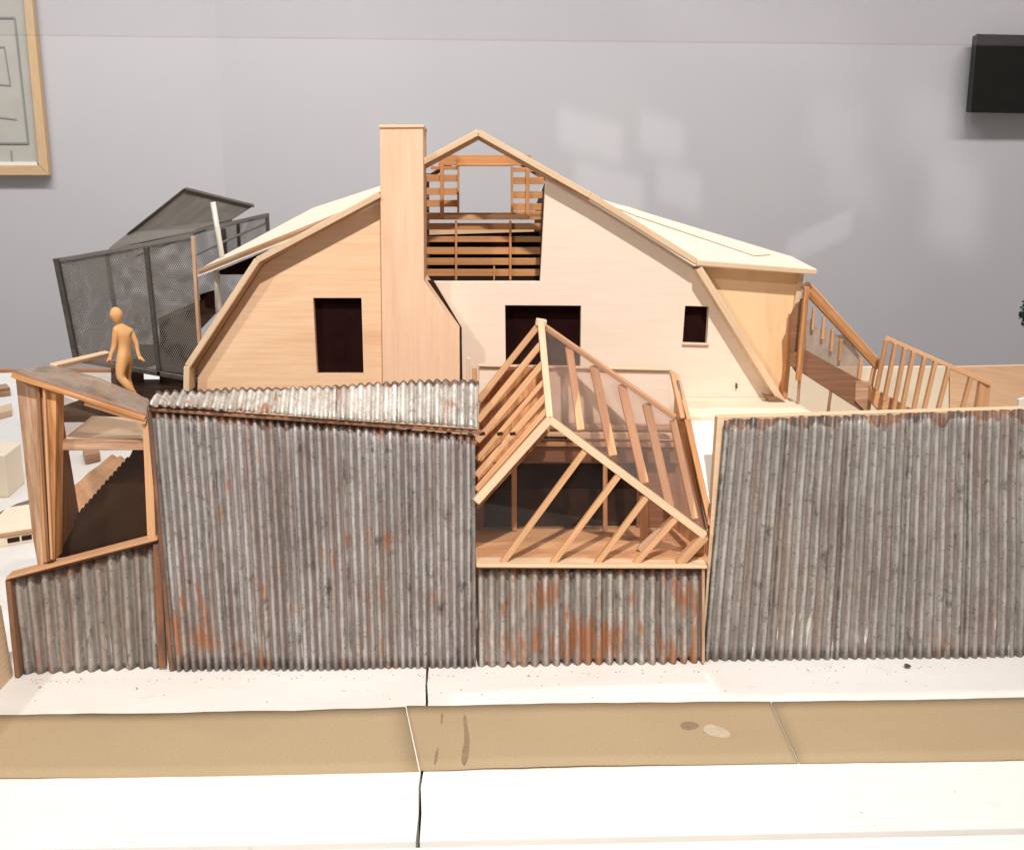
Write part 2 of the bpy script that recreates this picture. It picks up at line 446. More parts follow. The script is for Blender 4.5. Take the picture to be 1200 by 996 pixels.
# torn tape remnants, creases and a glue blot on the paper road
def blob(name, pts, mat, z=.014):
    for _ in range(2):
        pts = [q for a, b in zip(pts, pts[1:] + pts[:1]) for q in ((a[0] * .75 + b[0] * .25, a[1] * .75 + b[1] * .25), (a[0] * .25 + b[0] * .75, a[1] * .25 + b[1] * .75))]
    pts = [(x + .5 * noise.noise(V((x * .9, y * .9, 1))), y + .35 * noise.noise(V((x * .9, y * .9, 5)))) for x, y in pts]
    ps = [G(x, y, z) for x, y in pts]
    if yn < ps[0].y < yb:
        ps = [V((p.x, p.y, zf(p.x, (p.y - yn) / (yb - yn)) + .0078)) for p in ps]
    return slab(name, ps, (0, 0, .0005), mat, None, bevel=0)
M['tear'] = plain('torn_paper_core', (.47, .385, .28), .9, .1, 20)
M['glue'] = plain('dried_glue', (.25, .18, .11), .5, .2, 20)
tag(blob('paper_scar', [(823, 850), (830, 845), (842, 848), (852, 852), (858, 859), (850, 862), (838, 860), (828, 857)], M['tear'], .03), 'pale torn patch on the brown paper strip', 'tear')
tag(blob('glue_stain', [(796, 846), (803, 842), (815, 843), (821, 848), (812, 852), (801, 852)], M['glue'], .03), 'dark oval glue stain on the brown paper strip', 'stain')
tag(blob('tape_mark', [(542, 835), (546, 833), (548, 850), (551, 866), (548, 890), (543, 896), (540, 885), (545, 862)], M['glue'], .03), 'long brown smear across the paper strip near the seam', 'stain')
tag(blob('crease_mark', [(517, 832), (520, 832), (518, 846), (516, 844)], M['glue'], .03), 'short dark scratch near the upper edge of the paper strip', 'scratch')
tag(blob('crease_mark', [(511, 874), (515, 872), (511, 893), (508, 892)], M['glue'], .03), 'short dark scratch near the lower edge of the paper strip', 'scratch')

# gallery wall: two planes, the left one angled to catch more light
wc = P(262, 200, 20)
wp = [V((-26, 16.0, 0)), V((wc.x, 20, 0)), V((30, 19.6, 0))]
for nm, a, b in (('wall_back', wp[0], wp[1]), ('wall_back', wp[1], wp[2])):
    bm = bmesh.new()
    vs = [bm.verts.new(p) for p in (a + V((0, 0, -8)), b + V((0, 0, -8)), b + V((0, 0, 16)), a + V((0, 0, 16)))]
    bk = [bm.verts.new(v.co + V((0, .4, 0))) for v in vs]
    bm.faces.new(vs); bm.faces.new(bk[::-1])
    for i in range(4): bm.faces.new((vs[i], bk[i], bk[(i + 1) % 4], vs[(i + 1) % 4]))
    struct(fin(bm, nm, M['wall'], None, (1, 0, 0), 0))
def wallY(x):   # front of the left wall plane
    a, b = wp[0], wp[1]; return a.y + (b.y - a.y) * (x - a.x) / (b.x - a.x)
def PW(px, py, off=.15):
    d = ray(px, py); a, b = wp[0], wp[1]; k = (b.y - a.y) / (b.x - a.x)
    t = (a.y - off + k * (CAM.x - a.x) - CAM.y) / (d.y - k * d.x); return CAM + d * t

# framed drawing (its left and upper part is outside the picture)
fr = thing('picture_frame', 'pale wooden frame holding an old line drawing on the gallery wall', 'picture', PW(50, 205))
Wv = (wp[1] - wp[0]).normalized()
slab('mount', [PW(-260, -420), PW(-8, -420), PW(46, 192), PW(-200, 192)], (0, .04, 0), M['paper'], fr)
slab('frame_rail', [PW(-12, -420, .3), PW(-2, -420, .3), PW(57, 206, .3), PW(45, 194, .3)], (0, .22, 0), M['frame'], fr, grain=(0, 0, 1), bevel=.02)
slab('frame_rail', [PW(-205, 194, .3), PW(45, 194, .3), PW(57, 206, .3), PW(-210, 206, .3)], (0, .22, 0), M['frame'], fr, bevel=.02)
slab('glass_edge', [PW(-205, 190, .2), PW(43, 190, .2), PW(44, 194, .2), PW(-205, 194, .2)], (0, .08, 0), M['whiteboard'], fr)
def wl(a, b, w=.035): bar('drawn_line', PW(*a, .18), PW(*b, .18), w, .01, M['ink'], fr, bevel=0)
wl((-150, 21), (17, 21)); wl((17, 21), (33, 168)); wl((33, 168), (-150, 168)); wl((13, 176), (14, 190), .02)
wl((-90, 60), (5, 55), .015); wl((-90, 92), (12, 100), .015); wl((5, 55), (12, 100), .015); wl((-60, 130), (20, 140), .015)

# black screen on the right
sy = 19.2
scr = thing('wall_screen', 'black rectangular screen mounted on the gallery wall at the right', 'screen', P(1170, 131, sy))
pslab('screen_body', [(1147, 40), (1330, 44), (1330, 134), (1139, 131)], sy, .35, M['screen'], scr, bevel=.03)
pslab('screen_bezel', [(1145.5, 40), (1149, 40), (1142, 128), (1330, 131), (1330, 135), (1137.5, 132)], sy - .04, .1, M['screen'], scr)

# clear top of the display case
yc = 3.6
a, b = P(-200, 50, yc), P(1400, 47, yc); zc = (a.z + b.z) / 2
dc = thing('display_case', 'clear acrylic top of the display case above the model', 'display case', (0, yc, zc))
slab('top_pane', [(-9, yc, zc), (9, yc, zc), (9, -2.1, zc), (-9, -2.1, zc)], (0, 0, .012), M['case'], dc, bevel=0)
bar('pane_edge', (-9, yc + .012, zc + .006), (9, yc + .012, zc + .006), .012, .012, M['plexi'], dc, bevel=0)

# ------------------------------------------------------------------ corrugated fences
def gy(px, py): return G(px, py).y
# tall left
YL = gy(378, 784)
t = thing('corrugated_fence', 'tall rusty corrugated metal fence with a whitened sloping cap, left of the glass cube', 'fence', G(378, 784), 'corrugated metal fences along the front')
corr('metal_sheet', P(173, 477, YL), P(556, 511, YL), P(557, 784.5, YL), P(199, 784, YL), 41, .0145, M['fence_a'], t, seed=1, jit=.02)
slab('backing_board', [P(176, 478, YL + .04), P(555, 512, YL + .04), P(556, 783, YL + .04), P(200, 782, YL + .04)], (0, .05, 0), M['brown'], t)
cap_ = corr('corrugated_cap', P(183, 460, .50), P(560, 446, .36), P(559, 500, YL - .07), P(175, 475, YL - .07), 38, .0125, M['cap'], t, rows=6, seed=2, jit=.03, nrm=(0, -.35, .94))
pbar('cap_batten', (178, 479), (564, 506), YL - .02, YL - .02, 4, .05, M['brown'], cap_)
pbar('edge_strip', (175, 480), (201, 780), YL - .035, YL - .035, 4, .02, M['rust'], t)
# low middle
t = thing('corrugated_fence', 'low rusty corrugated metal fence under the tilted glass cube', 'fence', G(690, 778), 'corrugated metal fences along the front')
YM = gy(690, 778)
corr('metal_sheet', P(560, 665, YM), P(824, 664, YM), P(823, 775, YM), P(561, 781, YM), 21, .023, M['fence_b'], t, seed=3, jit=.03)
slab('backing_board', [P(562, 663, YM + .05), P(822, 662, YM + .05), P(821, 773, YM + .05), P(563, 779, YM + .05)], (0, .05, 0), M['brown'], t)
pbar('sill', (558, 658.5), (826, 660), YM + .0, YM + .0, 4, .16, M['bass_pale'], t)
pbar('sill_underside', (560, 664), (824, 664), YM - .045, YM - .02, 3.5, .03, M['brown'], t)
pbar('edge_strip', (824, 665), (824, 776), YM - .04, YM - .04, 3.5, .03, M['weathered'], t)
pslab('screw', [(668, 671), (671, 671), (672.5, 673), (671, 676), (668, 676), (667, 673)], YM - .045, .02, M['steel'], t)
# tall right
YR = gy(1000, 772)
t = thing('corrugated_fence', 'long tall grey corrugated metal fence right of the glass cube', 'fence', G(1000, 772), 'corrugated metal fences along the front')
corr('metal_sheet', P(849, 491, YR), P(1330, 477, YR), P(1330, 770, YR), P(825, 773, YR), 47, .015, M['fence_c'], t, seed=4, jit=.016)
slab('backing_board', [P(841, 489, YR + .03), P(1330, 475, YR + .03), P(1330, 769, YR + .03), P(822, 771, YR + .03)], (0, .09, 0), M['bass_pale'], t)
# low left
YA, YB = gy(28, 790), gy(192, 782)
t = thing('corrugated_fence', 'low corrugated metal fence with a slanting top, leftmost of the row', 'fence', G(110, 786), 'corrugated metal fences along the front')
corr('metal_sheet', P(16, 676, YA), P(188, 632, YB), P(194, 782, YB), P(28, 790, YA), 11, .022, M['fence_d'], t, seed=5, jit=.02)
slab('backing_board', [P(13, 676, YA + .05), P(186, 632, YB + .05), P(193, 780, YB + .05), P(24, 788, YA + .05)], (0, .05, 0), M['brown'], t)
pbar('top_rail', (11, 674), (187, 628), YA - .02, YB - .02, 3.2, .14, M['bass'], t)
pbar('stained_lip', (14, 678), (187, 633), YA - .035, YB - .035, 3, .03, M['rust'], t)
pbar('side_post', (13, 676), (24, 789), YA - .01, YA - .01, 6, .12, M['brown'], t)
pbar('rust_flashing', (184, 636), (191, 781), YB - .045, YB - .045, 9, .03, M['rust'], t)

# tan board running toward the viewer at the far left
g0 = G(19, 792); 
zt = P(16, 708, g0.y).z
t = slab('edge_board', [(g0.x - .02, g0.y, 0), (g0.x - .05, g0.y, zt), (g0.x - .05, g0.y - 3.2, zt), (g0.x - .02, g0.y - 3.2, 0)], (-.12, 0, 0), M['bass_pale'], None, grain=(0, 1, 0))
tag(t, 'tan board standing on edge at the far left end of the metal fence', 'board')

# ------------------------------------------------------------------ model house
house = thing('model_house', 'pale plywood gambrel roofed model house behind the metal fences', 'house', (P(560, 450, 2).x, 2.4, 0))
YG, YC, YW = 1.25, 1.12, 1.42
lg = [(225, 700), (232, 428), (309, 310), (449, 228), (449, 700)]
pslab('left_gable_wall', lg, YG, .08, M['ply'], house, [[(367, 349.5), (423.5, 349.5), (426, 438.5), (371.5, 438.5)]])
pslab('window', [(360, 343), (430, 343), (432, 445), (364, 445)], YG + .09, .03, M['dark'], house)  # dark board painting the unlit room behind the opening
# chimney, flaring at its foot
pch = [(444.5, 146.5), (496, 146.5), (497, 329), (538.5, 388), (540, 700), (449, 700), (448.5, 450)]
ch = pslab('chimney', pch, YC, .62, M['ply_v'], house, grain=(0, 0, 1), bevel=.008)
slab3('chimney_lip', [(443.5, 147, YC - .015), (497, 146.5, YC - .015), (497, 149.5, YC - .015), (443.5, 150, YC - .015)], (0, .65, 0), M['ply'], ch)
# right gable wall, open upper corner
rw = [(497, 330), (633, 330), (639.5, 206), (702, 239), (815, 311), (922, 476), (918, 700), (500, 700)]
pslab('right_gable_wall', rw, YW, .07, M['white_ply'], house,
      [[(592, 358), (681, 358.5), (680, 440), (593, 440)], [(803, 358.7), (831, 359.6), (828.5, 403), (800, 402)]])
pslab('window', [(585, 350), (690, 350), (690, 450), (585, 450)], YW + .12, .03, M['dark'], house)  # both boards on this wall paint the dark of the interior
w3 = pslab('window', [(795, 350), (838, 350), (838, 410), (795, 410)], YW + .08, .03, M['dark'], house)
pbar('window_sill', (799, 404), (830, 405), YW, YW, 1.6, .03, M['weathered'], w3, bevel=0)
# dark strip painting the gap shadow where chimney foot meets the right wall
slab3('gap_shadow', [(496, 328, YW - .012), (508, 328.5, YW - .012), (541, 384, YW - .012), (542, 450, YW - .012), (534, 450, YW - .012), (532, 386, YW - .012)], (0, .008, 0), M['darkbrown'], house)
# rakes: gambrel edge boards
def rake(pts, Y, wpx, t, mat, nm='rake_board'):
    for a, b in zip(pts, pts[1:]): pbar(nm, a, b, Y, Y, wpx, t, mat, house)
rake([(222, 456), (222.5, 427)], YG - .07, 7, .2, M['bass_pale'])
rake([(223, 427), (304, 304), (446, 228)], YG - .07, 7, .2, M['bass_pale'])
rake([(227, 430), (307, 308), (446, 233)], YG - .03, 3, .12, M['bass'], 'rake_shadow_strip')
rake([(496, 190.5), (561, 155.5)], YW - .05, 7, .20, M['bass_pale'])
rake([(497, 196.5), (561, 161.5)], YW - .03, 4, .16, M['bass'], 'rake_trim')
rake([(560, 156), (690, 229), (814, 306)], YW - .05, 7, .20, M['bass_pale'])
rake([(559, 161), (690, 235), (815, 311)], YW - .03, 3.5, .14, M['weathered'], 'rake_trim')
rake([(817, 314), (914, 470)], YW - .08, 8, .16, M['bass_pale'])
pslab('rake_end', [(896, 463), (912, 466), (937, 481), (928, 487), (905, 476)], YW - .2, .1, M['brown'], house)
# roofs running back from the rakes
def roof(a, b, Ya, Yb, nm='roof', mat=None, th=.06):
    p, q = P(*a, Ya), P(*b, Ya); dY = V((0, Yb - Ya, 0))
    n = (q - p).cross(V((0, 1, 0))).normalized()
    if n.z > 0: n = -n
    slab(nm, [p, q, q + dY, p + dY], n * th, mat or M['roof_pale'], house, grain=(0, 1, 0))
roof((444, 232), (306, 307), YG + .05, 4.0); roof((306, 307), (226, 430), YG + .05, 4.0)
roof((662, 220), (812, 309), YW + .02, 4.0); roof((818, 316), (918, 476), YW + .1, 4.0)
slab('rear_wall', [P(230, 700, 3.98), P(300, 330, 3.98), P(440, 262, 3.98), P(690, 262, 3.98), P(800, 330, 3.98), P(830, 700, 3.98)], (0, .05, 0), M['ply'], house)
# attic floor added to block leaking light, painted dark like the unlit inside
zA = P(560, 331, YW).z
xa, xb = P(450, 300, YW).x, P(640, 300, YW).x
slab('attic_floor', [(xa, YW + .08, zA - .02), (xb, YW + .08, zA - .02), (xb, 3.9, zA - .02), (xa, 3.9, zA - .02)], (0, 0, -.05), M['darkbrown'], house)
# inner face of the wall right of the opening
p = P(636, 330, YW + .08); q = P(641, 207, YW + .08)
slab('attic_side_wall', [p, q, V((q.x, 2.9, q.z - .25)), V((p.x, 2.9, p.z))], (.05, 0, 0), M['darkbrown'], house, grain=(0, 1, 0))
# lath and stud wall seen through the open gable corner
YLw = 1.95
lw = [(497, 330), (634, 330)]
def lb(x0, x1, y, h=5.5, Y=YLw, m='lath', nm='lath'): pbar(nm, (x0, y), (x1, y), Y, Y, h, .035, M[m], house, bevel=.003)
for y, h in ((280.5, 6.5), (294, 8), (306.5, 8), (319.5, 8)): lb(497, 634, y, h)
for y in (209, 224.5, 238.5): lb(500, 538, y, 8); lb(600, 637, y + 4 if y > 210 else 212, 8)
lb(498, 637, 253.5, 8); lb(498, 637, 265.5, 7.5); lb(600, 636, 251, 7)
lb(514, 622, 188, 12); lb(505, 538, 197, 4); lb(600, 628, 199, 5)
def stud(x, y0, y1, w=4, Y=YLw - .04, m='lath'): pbar('stud', (x, y0), (x, y1), Y, Y, w, .05, M[m], house, bevel=.003)
stud(518, 190, 256, 4.5); stud(537, 184, 254, 2.6); stud(600, 196, 256, 2.6); stud(618, 198, 256, 4.5)
stud(534.5, 259, 332, 2.6); stud(598, 259, 332, 2.6); stud(579, 312, 332, 1.8)
pbar('window_rail', (520, 254.5), (620, 254.5), YLw - .05, YLw - .05, 6, .05, M['bass'], house)
pbar('window_rail', (535, 193.5), (602, 193.5), YLw - .05, YLw - .05, 3, .05, M['lath'], house)
pslab('attic_backing', [(490, 276), (650, 271), (650, 340), (490, 340)], YLw + .35, .04, M['dark'], house)  # dark sheet painting the unlit rooms behind the lower laths
pslab('attic_backing', [(490, 203), (503, 203), (503, 345), (490, 345)], YLw + .1, .04, M['brown'], house)
pslab('gable_triangle', [(498, 207), (538, 184), (600, 184), (641, 207), (641, 214), (601, 189), (538, 189), (505, 209)], YLw + .03, .04, M['brown'], house)
# left shed dormer: its pale roof and dark side
trislab('dormer_roof', [P(231, 317, 1.2), P(446, 231, 1.2), P(447, 217.5, 2.9), P(366, 244, 2.9), P(258, 301.5, 1.9)], [(0, 1, 4), (1, 3, 4), (1, 2, 3)], .05, M['roof_pale'], house, (-.7, .0, -.4))
pbar('dormer_fascia', (231, 318), (446, 232), 1.19, 1.19, 4, .03, M['weathered'], house)
slab3('dormer_side', [(255, 318, 1.55), (330, 287, 1.55), (292, 322, 1.55), (258, 322, 1.55)], (0, .04, 0), M['dark'], house)
# right shed dormer: roof, fascia and stained side wall
RC, RA, RB, RD = P(690, 229, YW - .10), P(813, 305, YW - .14), P(957, 315.5, YW - .14), P(928, 300.5, 2.4)
trislab('dormer_roof', [RC, RA, RB, RD], [(0, 1, 3), (1, 2, 3)], .045, M['roof_pale'], house, (.8, 0, -.3))
nrm_ = (RA - RC).cross(RD - RC).normalized()
if nrm_.z < 0: nrm_ = -nrm_
def onroof(px, py, h=.004):
    d = ray(px, py); return CAM + d * ((RC - CAM).dot(nrm_) / d.dot(nrm_)) + nrm_ * h
slab('roof_overlay', [onroof(700, 236), onroof(745, 254), onroof(884, 300.5), onroof(903, 299), onroof(735, 243.5)], nrm_ * .006, M['roof_pale'], house, bevel=0)
pbar('dormer_fascia', (816, 308), (957, 319), YW - .15, YW - .15, 6, .03, M['bass_pale'], house)
pslab('dormer_side_wall', [(820, 313), (937, 319), (931, 345), (917, 476), (914, 472)], YW + .02, .05, M['stained_ply'], house, grain=(0, 0, 1))
pbar('corner_strip', (938, 319), (930, 372), YW + .02, YW + .02, 6, .08, M['bass_pale'], house)
pbar('corner_strip', (928, 368), (917, 483), YW - .04, YW - .04, 6, .06, M['orange'], house)
pslab('brown_brace', [(934, 352), (943, 350), (936, 440), (925, 425), (926, 395)], YW + .1, .04, M['brown'], house)
tube('vent_pin', P(863, 455, YW - .02), P(863, 449, YW - .02), .008, M['steel'], house)

# ------------------------------------------------------------------ deck and terrace right of the cube
zd = P(850, 466, YW).z
yd = G(850, 488, zd).y
t = slab('upper_deck', [V((P(797, 466, YW).x, YW - .022, zd)), V((P(925, 466, YW).x, YW - .022, zd)), V((P(925, 466, YW).x, yd, zd)), V((G(806, 488, zd).x, yd, zd))], (0, 0, -.08), M['cream'], None)
tag(t, 'cream deck board against the foot of the pale right gable wall', 'deck')
zt2 = P(830, 585, .1).z
xl = P(815, 585, .1).x
zb = P(820, 590, .12).z
t = slab('sloped_light_board', [V((P(808, 488, yd).x, yd + .004, zd - .03)), V((P(860, 488, yd).x, yd + .004, zd - .03)), V((P(870, 600, .12).x, .12, zb)), V((P(831, 600, .12).x, .12, zb))], (0, .02, -.05), M['whiteboard'], None)  # board added here, sloped so the steep light turns it bright
tag(t, 'white board sloped to catch light in the gap between glass cube and right fence', 'board')

# ------------------------------------------------------------------ glass cube and its well
zf_ = P(690, 658, 0).z
yw = G(690, 621, zf_).y
well = thing('cube_well', 'plywood light well with dark window behind the tilted glass cube', 'light well', P(690, 660, .3))
xw0, xw1 = P(552, 600, 0).x, P(835, 600, 0).x
slab('floor', [V((xw0, .06, zf_)), V((xw1, .06, zf_)), V((xw1, yw + .1, zf_)), V((xw0, yw + .1, zf_))], (0, 0, -.05), M['bass'], well)
pslab('rear_wall', [(545, 536), (845, 536), (845, 640), (545, 640)], yw + .04, .05, M['brown'], well, [[(567, 543), (747, 543), (746, 619), (567, 619)]])
pslab('dark_window', [(560, 540), (755, 540), (755, 617), (560, 617)], yw + .12, .03, M['dark'], well)
pslab('window_blind', [(568, 573), (746, 573), (746, 617), (568, 617)], yw + .10, .015, M['darkbrown'], well)
pbar('mullion', (602.5, 543), (602.5, 621), yw, yw, 6, .05, M['bass'], well)
pbar('mullion', (709, 543), (709, 621), yw, yw, 5, .05, M['bass'], well)
pbar('lintel', (548, 531), (836, 533), yw - .02, yw - .02, 18, .06, M['brown'], well)
pbar('beam', (548, 518.5), (790, 520), yw - .04, yw - .04, 5, .10, M['bass'], well)
pbar('beam', (548, 508.5), (790, 510), yw - .02, yw - .02, 7, .10, M['bass_pale'], well)
pbar('beam', (562, 498), (790, 501), yw + .02, yw + .02, 5, .10, M['weathered'], well)
pslab('dark_slot', [(630, 511.5), (668, 512), (668, 514.5), (630, 514)], yw - .08, .01, M['dark'], well)
pslab('parapet_panel', [(561, 429), (785, 433), (785, 505), (561, 505)], yw + .1, .04, M['white_ply'], well)
pbar('parapet_cap', (560, 428), (787, 433), yw + .1, yw + .1, 2.5, .06, M['bass_pale'], well)
pbar('parapet_post', (549, 419), (548, 452), yw + .1, yw + .1, 4, .05, M['bass_pale'], well)
pbar('parapet_post', (556, 430), (556, 452), yw + .1, yw + .1, 6, .06, M['bass'], well)
pslab('bright_side', [(601,0)]*0 or [(562, 470), (562, 505), (640, 505), (640, 470)], yw + .06, .02, M['orange'], well)
# left inner wall
slab3('left_inner_wall', [(563, 474, .52), (594, 433, .62), (644, 431, .74), (644, 506, .45), (559, 598, .12)], (.0, .03, 0), M['orange'], well, grain=(0, 0, 1))
for x, y in ((565, 509), (586, 509), (601, 509)): pslab('wall_slot', [(x - 4, y - 2), (x + 3, y - 3), (x + 4, y + 1), (x - 3, y + 2)], .08, .01, M['darkbrown'], well)
# right inner wall, its top edge running toward the viewer
top = [(791, 437, yw + .1), (805, 491, .5), (829, 617, .12)]
tp = [P(*a) for a in top]
slab('right_inner_wall', tp + [V((tp[2].x, .12, zf_)), V((tp[0].x, yw + .1, zf_))], (.03, 0, 0), M['bass'], well, grain=(0, 0, 1))
pbar('wall_cap', (788, 437), (800, 492), yw + .1, .52, 6, .05, M['bass'], well)
pbar('wall_cap', (794, 446), (829, 624), yw + .02, .1, 3, .03, M['steel'], well)
pbar('wall_cap', (805, 492), (833, 616), .5, .1, 7, .05, M['orange'], well)
pbar('pale_post', (847, 492), (831, 664), .05, .05, 0.01, .05, M['bass_pale'], well) if False else None
pslab('corner_fill', [(794, 660), (827, 628), (832, 590), (824, 663)], .09, .03, M['orange'], well)

cube = thing('glass_cube', 'tilted cube of pale wooden bars and clear acrylic panes above the low middle fence', 'skylight', P(690, 658, .05))
T = (633, 379, .62); Mv = (644, 491, .18); ML = (557, 588, -.02); R2 = (826, 627, -.0); TL = (560, 470, .45); R1 = (791, 489, .42)
BR = (795, 660, .0); BL = (559, 657, .0)
def cb(a, b, w, t, mat='bass', nm='edge_bar', off=0, face=(0, -1, 0)):
    p, q = P(*a) + V((0, off, 0)), P(*b) + V((0, off, 0))
    bar(nm, p, q, w / F * ((p + q) / 2 - CAM).dot(-AZ), t, M[mat], cube, face)
cb((633.5, 376, .60), Mv, 8, .07, 'bass_pale')
cb(T, TL, 6.5, .06, 'bass'); cb(T, R1, 6.5, .06, 'bass')
cb(Mv, (557, 588, -.02), 8.5, .08, 'bass_pale'); cb(Mv, R2, 8.5, .08, 'bass_pale')
cb(R2, BR, 10, .07, 'bass')
cb((826, 629, .0), (786, 598, .10), 4, .04, 'bass')
def lerp(a, b, t): return tuple(a[i] + (b[i] - a[i]) * t for i in range(3))
# left face rafters
for k, w in ((.2, 7), (.4, 7), (.58, 5), (.74, 7), (.88, 6)):
    cb(lerp(T, Mv, k), lerp(TL, ML, k), w, .04, 'bass', 'rafter', -.01)
# right face rafters
for a, b, w in (((667, 408), (681, 506), 9), ((696, 430), (719, 536), 10), ((729, 452), (756, 568), 10), ((758, 474), (786, 597), 10), ((789, 494), (815, 610), 8)):
    k = (a[0] - 633) / 158; k2 = (b[0] - 644) / 182
    cb((*a, T[2] + (R1[2] - T[2]) * k), (*b, Mv[2] + (R2[2] - Mv[2]) * k2), w, .05, 'bass', 'rafter', .02)
# front face diagonals
for a, b, w in (((685, 528), (587, 661), 7), ((725, 556), (645, 662), 7), ((757, 582), (697, 662), 7), ((757, 584), (757.5, 657), 11), ((792, 606), (742, 662), 7)):
    k = (a[0] - 644) / 182
    if a[0] == 757 and b[0] > 750: continue
    cb((*a, Mv[2] + (R2[2] - Mv[2]) * k), (*b, .0), w, .045, 'bass', 'rafter', -.01)
cb((756, 585, .12), (757, 655, .5), 10, .04, 'bass', 'upright', .05); cb((752, 650, .1), (795, 612, .05), 10, .04, 'bass_pale', 'upright', .1)
# knuckle at the top
cb((628, 377, .60), (640, 379, .60), 8, .08, 'bass_pale', 'corner_block')
# panes
def pane(pts, mat='plexi'):
    slab3('pane', pts, (0, .012, 0), M[mat], cube, bevel=0)
def sh(a, d=.06): return (a[0], a[1], a[2] + d)
pane([sh(T), sh(Mv), sh(ML), sh(TL)], 'plexi'); A_ = [P(*lerp(T, R1, k / 8)) + V((0, -.035, .01)) for k in range(9)]; B_ = [P(*lerp(Mv, R2, k / 8)) + V((0, -.035, .01)) for k in range(9)]
trislab('pane', A_ + B_[::-1], [(k, k + 1, 16 - k, 17 - k) for k in range(8)], .008, M['plexi_pink'], cube, (1, 0, 0))
pane([sh(Mv), sh(R2), sh(BR), sh(BL), sh(ML)], 'plexi')

# ------------------------------------------------------------------ left glazed corner frame
lf = thing('corner_window_frame', 'weathered orange timber corner window frame with acrylic panes at the far left', 'window frame', P(110, 665, 0))
pslab('wide_post', [(17, 438), (42, 446), (51, 662), (44, 665), (37, 625), (30, 560)], YA + .02, .10, M['weathered'], lf, grain=(0, 0, 1), bevel=.01)
pslab('post', [(41, 446), (66, 453), (64, 657), (50, 661)], YA - .0, .14, M['orange'], lf, grain=(0, 0, 1), bevel=.012)
pbar('post_moulding', (45, 452), (57, 657), YA - .02, YA - .02, 3.5, .03, M['brown'], lf)
pbar('post_moulding', (52, 454), (61, 655), YA - .03, YA - .02, 3, .03, M['bass'], lf)
slab3('jamb', [(66, 458, YA + .04), (78, 528, .38), (91, 607, .42), (64, 657, YA + .04)], (.0, .04, 0), M['brown'], lf, grain=(0, 0, 1))
# top member: front fascia and broad top plate
slab3('top_plate', [(14, 432.5, YA - .06), (172, 485, YB - .06), (175, 468, .32), (118, 443, .32), (62, 428, .32)], (0, 0, -.03), M['plate'], lf, grain=(1, 0, -.3), bevel=.006)
pbar('top_beam', (16, 438), (172, 489), YA - .04, YB - .04, 6, .10, M['orange'], lf)
pbar('top_beam', (100, 471), (172, 494), YB - .06, YB - .06, 7, .04, M['bass'], lf)
pbar('jamb_post', (174, 484), (180, 632), YB - .0, YB - .0, 10, .10, M['bass'], lf)
pbar('jamb_post', (181, 486), (188, 632), YB + .03, YB + .03, 6, .08, M['brown'], lf)
# shelf
zs = P(120, 515, .1).z
slab3('shelf', [(72, 516, .16), (170, 515, .16), (171, 490, .62), (108, 487, .62)], (0, 0, -.05), M['cream'], lf)
pbar('shelf_beam', (72, 521), (170, 520.5), .14, .14, 12, .06, M['weathered'], lf)
slab3('side_pane', [(67, 462, .1), (116, 484, .6), (74, 514, .18)], (.01, .01, 0), M['plexi_pink'], lf, bevel=0)
pbar('rear_rail', (62, 429), (126, 414), .32, 1.1, 5, .05, M['bass_pale'], lf)
slab3('rear_pane', [(64, 431, .34), (126, 416, 1.08), (150, 455, 1.05), (172, 470, .34)], (.01, .01, 0), M['plexi_pink'], lf, bevel=0)
pslab('front_pane', [(66, 458), (172, 490), (178, 628), (64, 656)], YB + .06, .012, M['plexi'], lf, bevel=0)
# corrugated inner wall, its shade painted dark brown, with toothed top edge
bm_pts = [(64, 655), (90, 606)]
n = 13
for k in range(n):
    x0, y0_ = 90 + 62 * k / n, 606 - 70 * k / n; x1, y1_ = 90 + 62 * (k + .5) / n, 606 - 70 * (k + .5) / n
    bm_pts += [(x0, y0_ - 4.5), (x1, y1_ + .5)]
bm_pts += [(152, 535), (156, 526), (178, 526), (182, 632)]
pslab('dark_inner_wall', bm_pts, .36, .04, M['darkbrown'], lf, bevel=0)

# ------------------------------------------------------------------ neighbouring pieces on the base, far left
g0 = G(10, 583); zt3 = P(9, 534, g0.y).z; g1 = G(29, 566)
t = slab('neighbour_block', [g0, g1, g1 + V((-.9, .5, 0)), g0 + V((-.9, .1, 0))], (0, 0, zt3), M['cream'], None, bevel=.01)
tag(t, 'small cream block standing on the base left of the corner frame', 'block')
pbm = bmesh.new()
a, b = G(-30, 646), G(40, 634)
zt4 = P(0, 628, a.y).z
nb = thing('low_block', 'low cream block with a row of dark windows left of the corner frame', 'block', (a + b) / 2)
slab('body', [a, b, b + V((-.15, 1.1, 0)), a + V((-.15, 1.1, 0))], (0, 0, .09), M['cream'], nb)
slab('roof_edge', [a + V((0, -.02, .10)), b + V((0.02, -.02, .10)), b + V((.02, .04, .10)), a + V((0, .04, .10))], (0, 0, .02), M['bass'], nb)
for u0, u1 in ((.56, .76), (.80, .97)):
    p0, p1 = a.lerp(b, u0) + V((0, -.008, .025)), a.lerp(b, u1) + V((0, -.008, .025))
    slab('window', [p0, p1, p1 + V((0, 0, .045)), p0 + V((0, 0, .045))], (0, .02, 0), M['darkbrown'], nb, bevel=0)
for i_, (pa, pb_, dpt, hh, mt_, lab) in enumerate((((-30, 500), (14, 488), .5, .10, 'bass_pale', 'flat tan slab lying behind the cream block at the far left'),
        ((-30, 470), (13, 464), .35, .14, 'weathered', 'thin brown stick lying on the base near its far edge at the left'),
        ((100, 545), (118, 541), .5, .12, 'weathered', 'small grey brown block seen through the corner window behind the tan board'))):
    a_, b_ = G(*pa), G(*pb_)
    tag(slab('loose_block', [a_, b_, b_ + V((-.2, dpt, 0)), a_ + V((-.2, dpt, 0))], (0, 0, hh), M[mt_], None, bevel=.01), lab, 'block')
